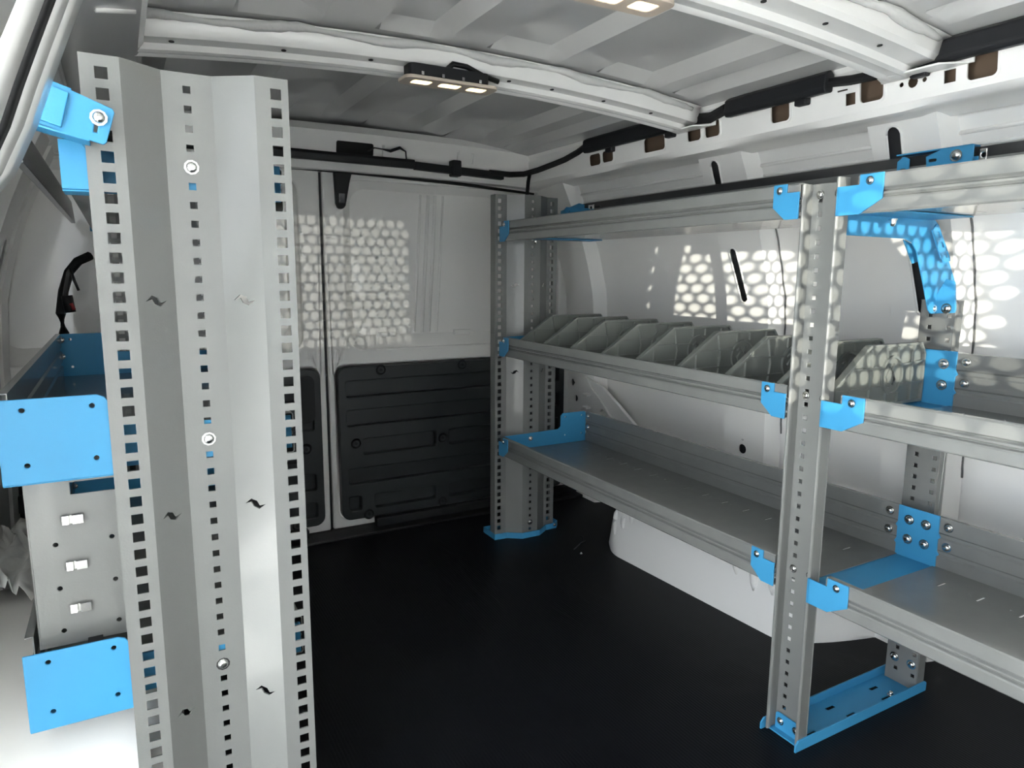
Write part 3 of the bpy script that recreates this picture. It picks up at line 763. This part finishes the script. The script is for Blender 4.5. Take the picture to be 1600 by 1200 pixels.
# ---- left rack
LX, LS = 0.1896, -1
lrack = thing('shelving_rack', 'grey shelving rack with tall perforated end panel and blue tray end plates', 'shelving', (0.08, 1.3, 0))
lp = end_panel(lrack, LX, LS, 0.88, 0.03, 'tall grey corrugated panel with rows of square holes', bolts=(0.919, 0.598, 0.300))
end_panel(lrack, LX, LS, 1.80, -0.03, 'grey panel at the far end of the left rack', slots=False)
for zf, nm, dp in ((0.287, 'lower', 0.311), (0.574, 'middle', 0.311), (0.885, 'top', 0.233)):
    tray(lrack, LX, LS, 0.93, 1.78, zf, depth=dp - 0.006, slotted=False)
    for Y in (0.913, 1.782):
        zt = zf + (0.092 if nm != 'top' else 0.05)
        tall = [(-0.0185, zf), (0.1896 - dp, zf), (0.1896 - dp, zt), (-0.029, zt), (-0.022, zt - 0.003), (-0.0185, zt - 0.008)]
        hs = [circ(x, zf + z, 0.0028, 10) for x, z in ((-0.098, 0.080), (-0.034, 0.080), (-0.098, 0.020), (-0.034, 0.021))] if nm != 'top' else []
        m = MB().plate(tall, hs, 0.003, fXZ(Y if Y > 1 else 0.883))
        m.plate([(0.184, zf), (-0.0185, zf), (-0.0185, zf + 0.050), (0.184, zf + 0.043)], [], 0.003, fXZ(Y if Y > 1 else 0.9135))
        if Y < 1:
            m.box(0.1896 - dp, -0.0185, 0.885, 0.93, zf - 0.002, zf)
            m.box(-0.0215, -0.0185, 0.884, 0.915, zf, zf + 0.05)
        b = m.build('end_plate', 'blue_coat', lrack, bevel=0.0008); b['label'] = 'blue end plate of the %s tray on the left rack' % nm
    for z in (0.045, 0.080):
        bolt(b, (0.1896 - dp + 0.008, 1.765, zf + z), (1, 0, 0), 0.0055, 0.006)
# grey filler plate with spring clips between the two blue plates
hs = [circ(x, z, 0.0028, 8) for x in (-0.083, -0.027) for z in (0.491, 0.438, 0.386)] + [rect(-0.064, 0.548, -0.012, 0.562)]
m = MB().plate(rect(-0.108, 0.372, -0.012, 0.572), hs, 0.002, fXZ(0.915))
m.box(-0.108, -0.106, 0.915, 0.94, 0.372, 0.572); m.box(-0.108, -0.012, 0.915, 0.938, 0.368, 0.372)
fp = m.build('filler_plate', 'grey_coat', lrack, bevel=0.0006); fp['label'] = 'plain grey plate with three spring clips'
for z in (0.519, 0.464, 0.412):
    m = MB().sheet([(-0.076, 0.0), (-0.074, -0.004), (-0.068, -0.0045), (-0.066, -0.0015), (-0.064, -0.005), (-0.054, -0.005), (-0.053, 0.0)], z - 0.0045, z + 0.0055, lambda u, v, w: (u, 0.9145 + v, w))
    m.build('spring_clip', 'zinc', fp, solid=0.001)
MB().box(-0.060, -0.045, 0.90, 0.914, 0.366, 0.372).build('catch', 'black_plastic', fp)
# rail high on the left and its bracket
m = MB().prism([(-0.072, 0.905), (-0.076, 0.952), (-0.080, 0.952), (-0.095, 0.930), (-0.080, 0.905)], 0.86, 1.86, lambda u, v, w: (u, w, v))
rl = m.build('wall_rail', 'dark_steel', lrack, bevel=0.0008); rl['label'] = 'dark support rail high along the left wall'
q = lambda x, y, Y=0.842: (lambda p: (p.x, p.z))(onY(x, y, Y))
sl = [q(148, 190), q(154, 192), q(152, 207), q(146, 206)]
m = MB().plate([q(49, 116), q(110, 140), q(176, 170), q(179, 176), q(167, 222), q(162, 226), q(140, 219), q(26, 186)], [sl], 0.004, fXZ(0.842))
m.plate([q(55, 124), q(108, 146), q(96, 200), q(36, 178)], [], 0.006, fXZ(0.837))
m.prism([q(26, 180), q(26, 188), q(140, 221), q(140, 216)], 0.842, 0.875, lambda u, v, w: (u, w, v))
m.prism([q(45, 116), q(50, 114), q(112, 138), q(110, 143)], 0.842, 0.865, lambda u, v, w: (u, w, v))
br = m.build('rail_bracket', 'blue_coat', lrack, bevel=0.001); br['label'] = 'blue bracket bolting the rail to the panel'
p = onY(154, 184, 0.840); bolt(br, p, (0, -1, 0), 0.0060, 0.006)
p = onY(41, 150, 0.840); bolt(br, p, (-0.7, -1, 0), 0.0055, 0.008)

# ================================================================== shelf dividers
Z0 = SH[1] + 0.0012
DV = [1.668, 1.547, 1.422, 1.293, 1.169, 1.04, 0.912, 0.795, 0.7185]
def divider():
    out = [(0.0, 0.001), (0.283, 0.001), (0.283, 0.088), (0.268, 0.107), (0.101, 0.107), (0.095, 0.104), (0.002, 0.042), (0, 0.039)]
    body = MB().plate(out, [], 0.0022, lambda u, v, w: (0.963 + u, w, Z0 + v)).build('divider_plate', 'divider_plastic', bevel=0.0006)
    rim = MB()
    n = len(out)
    inn = [(0.005, 0.006), (0.278, 0.006), (0.278, 0.0865), (0.266, 0.102), (0.103, 0.102), (0.098, 0.0995), (0.006, 0.038), (0.005, 0.036)]
    for w0 in (-0.005,):
        vs = [(0.963 + p[0], w0, Z0 + p[1]) for p in out] + [(0.963 + p[0], w0, Z0 + p[1]) for p in inn] + [(0.963 + p[0], 0.007, Z0 + p[1]) for p in out] + [(0.963 + p[0], 0.007, Z0 + p[1]) for p in inn]
        fs = []
        for i in range(n):
            j = (i + 1) % n
            fs += [(i, j, n + j, n + i), (2*n + i, 2*n + j, 3*n + j, 3*n + i), (i, j, 2*n + j, 2*n + i), (n + i, n + j, 3*n + j, 3*n + i)]
        rim.add(vs, fs)
    rim = rim.build('rim', 'divider_plastic', bevel=0.0008)
    parts = [body, rim]
    def bar(u0, v0, u1, v1, t=0.0016):
        d = Vector((u1 - u0, v1 - v0)).normalized(); nrm = Vector((-d.y, d.x)) * t
        b = MB().plate([(u0 - nrm.x, v0 - nrm.y), (u1 - nrm.x, v1 - nrm.y), (u1 + nrm.x, v1 + nrm.y), (u0 + nrm.x, v0 + nrm.y)], [], 0.011, lambda u, v, w: (0.963 + u, -0.0045 + w, Z0 + v))
        return b
    for nm, segs in (('upright_rib', [(0.045, 0.004, 0.045, 0.068)]), ('upright_rib', [(0.103, 0.105, 0.112, 0.055), (0.112, 0.055, 0.104, 0.004)]), ('upright_rib', [(0.158, 0.105, 0.158, 0.084)]), ('upright_rib', [(0.195, 0.105, 0.195, 0.086)]), ('upright_rib', [(0.160, 0.004, 0.160, 0.022)]), ('upright_rib', [(0.200, 0.004, 0.200, 0.022)]), ('upright_rib', [(0.246, 0.105, 0.240, 0.060), (0.240, 0.060, 0.243, 0.004)]),
                     ('cross_rib', [(0.046, 0.068, 0.146, 0.068)]), ('cross_rib', [(0.206, 0.070, 0.279, 0.074)]), ('cross_rib', [(0.006, 0.034, 0.143, 0.034)]), ('cross_rib', [(0.208, 0.036, 0.279, 0.036)])):
        b = MB()
        for sg in segs:
            k = bar(*sg); b.add(k.v, k.f)
        parts.append(b.build(nm, 'divider_plastic'))
    ring = MB().plate(circ(0.177, 0.053, 0.034, 28), [circ(0.177, 0.053, 0.0305, 28)], 0.011, lambda u, v, w: (0.963 + u, -0.0045 + w, Z0 + v)).build('emblem_ring', 'divider_plastic')
    parts.append(ring)
    lg = MB()                                   # raised flourishes inside the round emblem
    for pts in ([(0.160, 0.066), (0.168, 0.071), (0.173, 0.064), (0.167, 0.058), (0.161, 0.051), (0.165, 0.043), (0.173, 0.040)], [(0.186, 0.072), (0.179, 0.062), (0.184, 0.054), (0.189, 0.045), (0.184, 0.036)], [(0.163, 0.036), (0.171, 0.033), (0.175, 0.041)]):
        lg.tube([(0.963 + a, -0.0006, Z0 + c) for a, c in pts], 0.0022, 6)
    parts.append(lg.build('raised_emblem', 'divider_plastic', smooth=True))
    return parts
proto = divider()
words = ['hard against the end panel', 'second from the end panel', 'third from the end panel', 'fourth from the end panel', 'fifth from the end panel', 'sixth from the end panel', 'seventh from the end panel', 'just behind the upright post', 'next to the blue post bracket, emblem in full view']
for i, y in enumerate(DV):
    t = thing('shelf_divider', 'grey ribbed plastic shelf divider ' + words[i], 'divider', (1.10, y, Z0), 'plastic dividers on the middle shelf')
    if i == 8: t.location.x += 0.016; t.scale.x = 0.86          # the shorter one stands clear of the post
    for p in proto:
        c = p if i == 0 else p.copy()
        if i: COL.objects.link(c)
        c.parent = t; c.matrix_parent_inverse = Matrix.Translation((-1.10, 0, -Z0))

# ================================================================== lamps
def lamp(y0, y1, label):
    x0, x1, z = 0.470, 0.655, 1.142
    t = thing('ceiling_lamp', label, 'lamp', ((x0 + x1) / 2, (y0 + y1) / 2, z))
    cy = (y0 + y1) / 2; hw = (y1 - y0) / 2
    wins = [rrect(x0 + a, cy - 0.013, x0 + b, cy + 0.013, 0.006) for a, b in ((0.020, 0.056), (0.074, 0.114), (0.131, 0.167))]
    MB().plate(rrect(x0, y0, x1, y1, 0.014, 5), wins, 0.006, fXY(z)).build('bezel', 'lamp_beige', t, bevel=0.0012)
    for wn in wins:
        MB().plate([((p[0]), p[1]) for p in wn], [], 0.002, fXY(z + 0.0008)).build('lens', 'lamp_glow', t)
    hb = MB().plate(rrect(x0 + 0.010, y0 + 0.008, x1 - 0.016, y1 - 0.006, 0.010, 4), [], 0.022, fXY(z + 0.006)).build('housing', 'black_plastic', t, bevel=0.002)
    MB().tube([(x0 + 0.085, cy - 0.005, z + 0.026), (x0 + 0.10, cy - 0.004, z + 0.040), (x0 + 0.13, cy, z + 0.040), (x0 + 0.165, cy + 0.004, z + 0.030), (x0 + 0.20, cy + 0.006, z + 0.024)], 0.005, 8).build('lead', 'black_tape', hb, smooth=True)
    for a in (0.03, 0.07, 0.11, 0.145):
        MB().box(x0 + a, x0 + a + 0.005, y0 + 0.005, y0 + 0.009, z + 0.008, z + 0.014).build('catch', 'zinc', hb)
lamp(1.222, 1.277, 'beige three-lens ceiling lamp lit warm white under the cross bow nearer the rear doors')
lamp(0.735, 0.792, 'beige three-lens ceiling lamp lit warm white under the wider cross bow')

# ================================================================== cable trunking and wiring
def trunk(name, pts, r, label, cat='cable cover', m='black_plastic', n=8):
    o = MB().tube(pts, r, n).build(name, m, smooth=True, auto=40); return tag(o, label, cat)
def boxduct(y0, y1, label):
    t = thing('cable_trunking', label, 'cable cover', (1.19, (y0 + y1) / 2, 1.15), 'black trunking on the roof rail over the long rack')
    MB().prism([(1.176, 1.146), (1.182, 1.138), (1.200, 1.140), (1.203, 1.172), (1.192, 1.180), (1.178, 1.172)], y0, y1, lambda u, v, w: (u, w, v)).build('duct', 'black_plastic', t, bevel=0.003)
    k = y0 + 0.05
    while k < y1:
        MB().box(1.188, 1.204, k, k + 0.028, 1.128, 1.142).build('clip', 'black_plastic', t, bevel=0.003); k += 0.24
    return t
boxduct(0.912, 1.165, 'black cable trunking along the roof rail between the two cross bows')
boxduct(1.29, 1.70, 'black cable trunking along the roof rail from the narrow cross bow towards the rear doors')
boxduct(0.20, 0.742, 'black cable trunking along the roof rail beyond the wider cross bow')
trunk('cable_loom', [(1.192, 1.70, 1.160), (1.190, 1.74, 1.148), (1.185, 1.80, 1.135), (1.180, 1.86, 1.128), (1.165, 1.92, 1.118), (1.15, 1.98, 1.112), (1.12, 2.02, 1.113), (1.05, 2.025, 1.115)], 0.009, 'black taped cable loom bending round the rear corner of the roof', 'cable', 'black_tape')
trunk('cable_loom', [(1.155, 1.95, 1.116), (1.160, 1.97, 1.09), (1.162, 1.98, 1.05), (1.165, 1.99, 1.0)], 0.006, 'thin black cable dropping behind the top of the end panel', 'cable', 'black_tape')
trunk('cable_loom', [(1.192, 0.92, 1.158), (1.194, 0.87, 1.152), (1.196, 0.81, 1.150), (1.194, 0.74, 1.156)], 0.009, 'black taped cable loom under the end of the wider cross bow', 'cable', 'black_tape')
trunk('cable_loom', [(1.192, 1.17, 1.160), (1.195, 1.22, 1.150), (1.192, 1.30, 1.160)], 0.012, 'black taped cable loom under the end of the narrow cross bow', 'cable', 'black_tape')
t = thing('cable_trunking', 'flat black cable trunking running above the rear doors', 'cable cover', (XC, 2.03, 1.12))
MB().prism([(2.022, 1.108), (2.040, 1.108), (2.040, 1.132), (2.026, 1.134), (2.020, 1.126)], -0.15, 0.80, lambda u, v, w: (w, u, v + 0.006 * (1 - w / 0.8))).build('duct', 'black_plastic', t, bevel=0.002)
MB().prism([(2.020, 1.106), (2.042, 1.106), (2.042, 1.130), (2.020, 1.128)], 0.80, 1.10, lambda u, v, w: (w, u, v - 0.010 * (w - 0.8) / 0.3)).build('duct', 'black_plastic', t, bevel=0.002)
MB().box(0.918, 0.948, 2.012, 2.045, 1.094, 1.142).build('clip', 'black_plastic', t, bevel=0.004)
trunk('thin_wire', [onY(575, 236, 2.03), onY(585, 231, 2.03), onY(597, 233, 2.03), onY(610, 236, 2.03), onY(625, 231, 2.03), onY(634, 237, 2.03), onY(635, 250, 2.03), onY(640, 256, 2.03)], [0.002, 0.002, 0.002, 0.0045, 0.0045, 0.0025, 0.0025, 0.0025], 'thin dark wire looping out of the opening in the header', 'wire', 'black_tape')
# loom on the left rear pillar
trunk('wiring_harness', [onY(140, 400, 1.80), onY(122, 408, 1.82), onY(108, 425, 1.84), onY(99, 455, 1.84), onY(95, 490, 1.84), onY(100, 520, 1.84), onY(104, 560, 1.84)], 0.010, 'black wiring harness curving down the wall behind the perforated panel', 'cable', 'black_tape')
t2 = thing('cable_connector', 'dark connector with a red tape hanging from the curving wiring harness', 'connector', tuple(onY(108, 470, 1.80)))
MB().tube([onY(104, 462, 1.80), onY(110, 488, 1.80)], 0.011, 8).build('connector_body', 'black_plastic', t2, smooth=True)
MB().tube([onY(111, 474, 1.79), onY(116, 484, 1.79)], 0.004, 6).build('red_tape_wrap', 'red_tape', t2, smooth=True)
MB().tube([onY(110, 420, 1.80), onY(116, 438, 1.79), onY(123, 454, 1.79)], 0.003, 6).build('branch_wire', 'black_tape', t2, smooth=True)

# ================================================================== small loose things
pf = MB()
def film(u, v):
    return (-0.24 + 0.10 * u + 0.012 * math.sin(9 * v + 5 * u), 1.25 + 0.30 * v, 0.295 + 0.03 * math.sin(3.0 * u) + 0.012 * math.sin(23 * u + 7 * v) + 0.008 * random.random())
pf.grid(film, 14, 14)
tag(pf.build('plastic_wrap', 'plastic_film', smooth=True, solid=0.001), 'crumpled clear white plastic wrap on the wheel arch behind the blue end plates', 'plastic wrap')
for (x, y), (x2, y2), lb in (((897, 858), (915, 846), 'thin curved black cable tie offcut on the floor behind the wheel arch'), ((906, 838), (912, 847), 'short black plastic sliver on the floor by the end panel foot')):
    a = onZ(x, y, 0.002); b = onZ(x2, y2, 0.002)
    tag(MB().tube([a, (a + b) / 2 + Vector((0.006, 0.004, 0.004)), b], 0.0022, 6).build('plastic_offcut', 'dark_steel', smooth=True), lb, 'offcut')
a = onZ(908, 864, 0.003)
tag(MB().dome(a - Vector((0, 0, 0.002)), (0, 0, 1), 0.003, 0.004).build('metal_chip', 'zinc', smooth=True), 'tiny shiny metal chip on the black floor', 'chip')
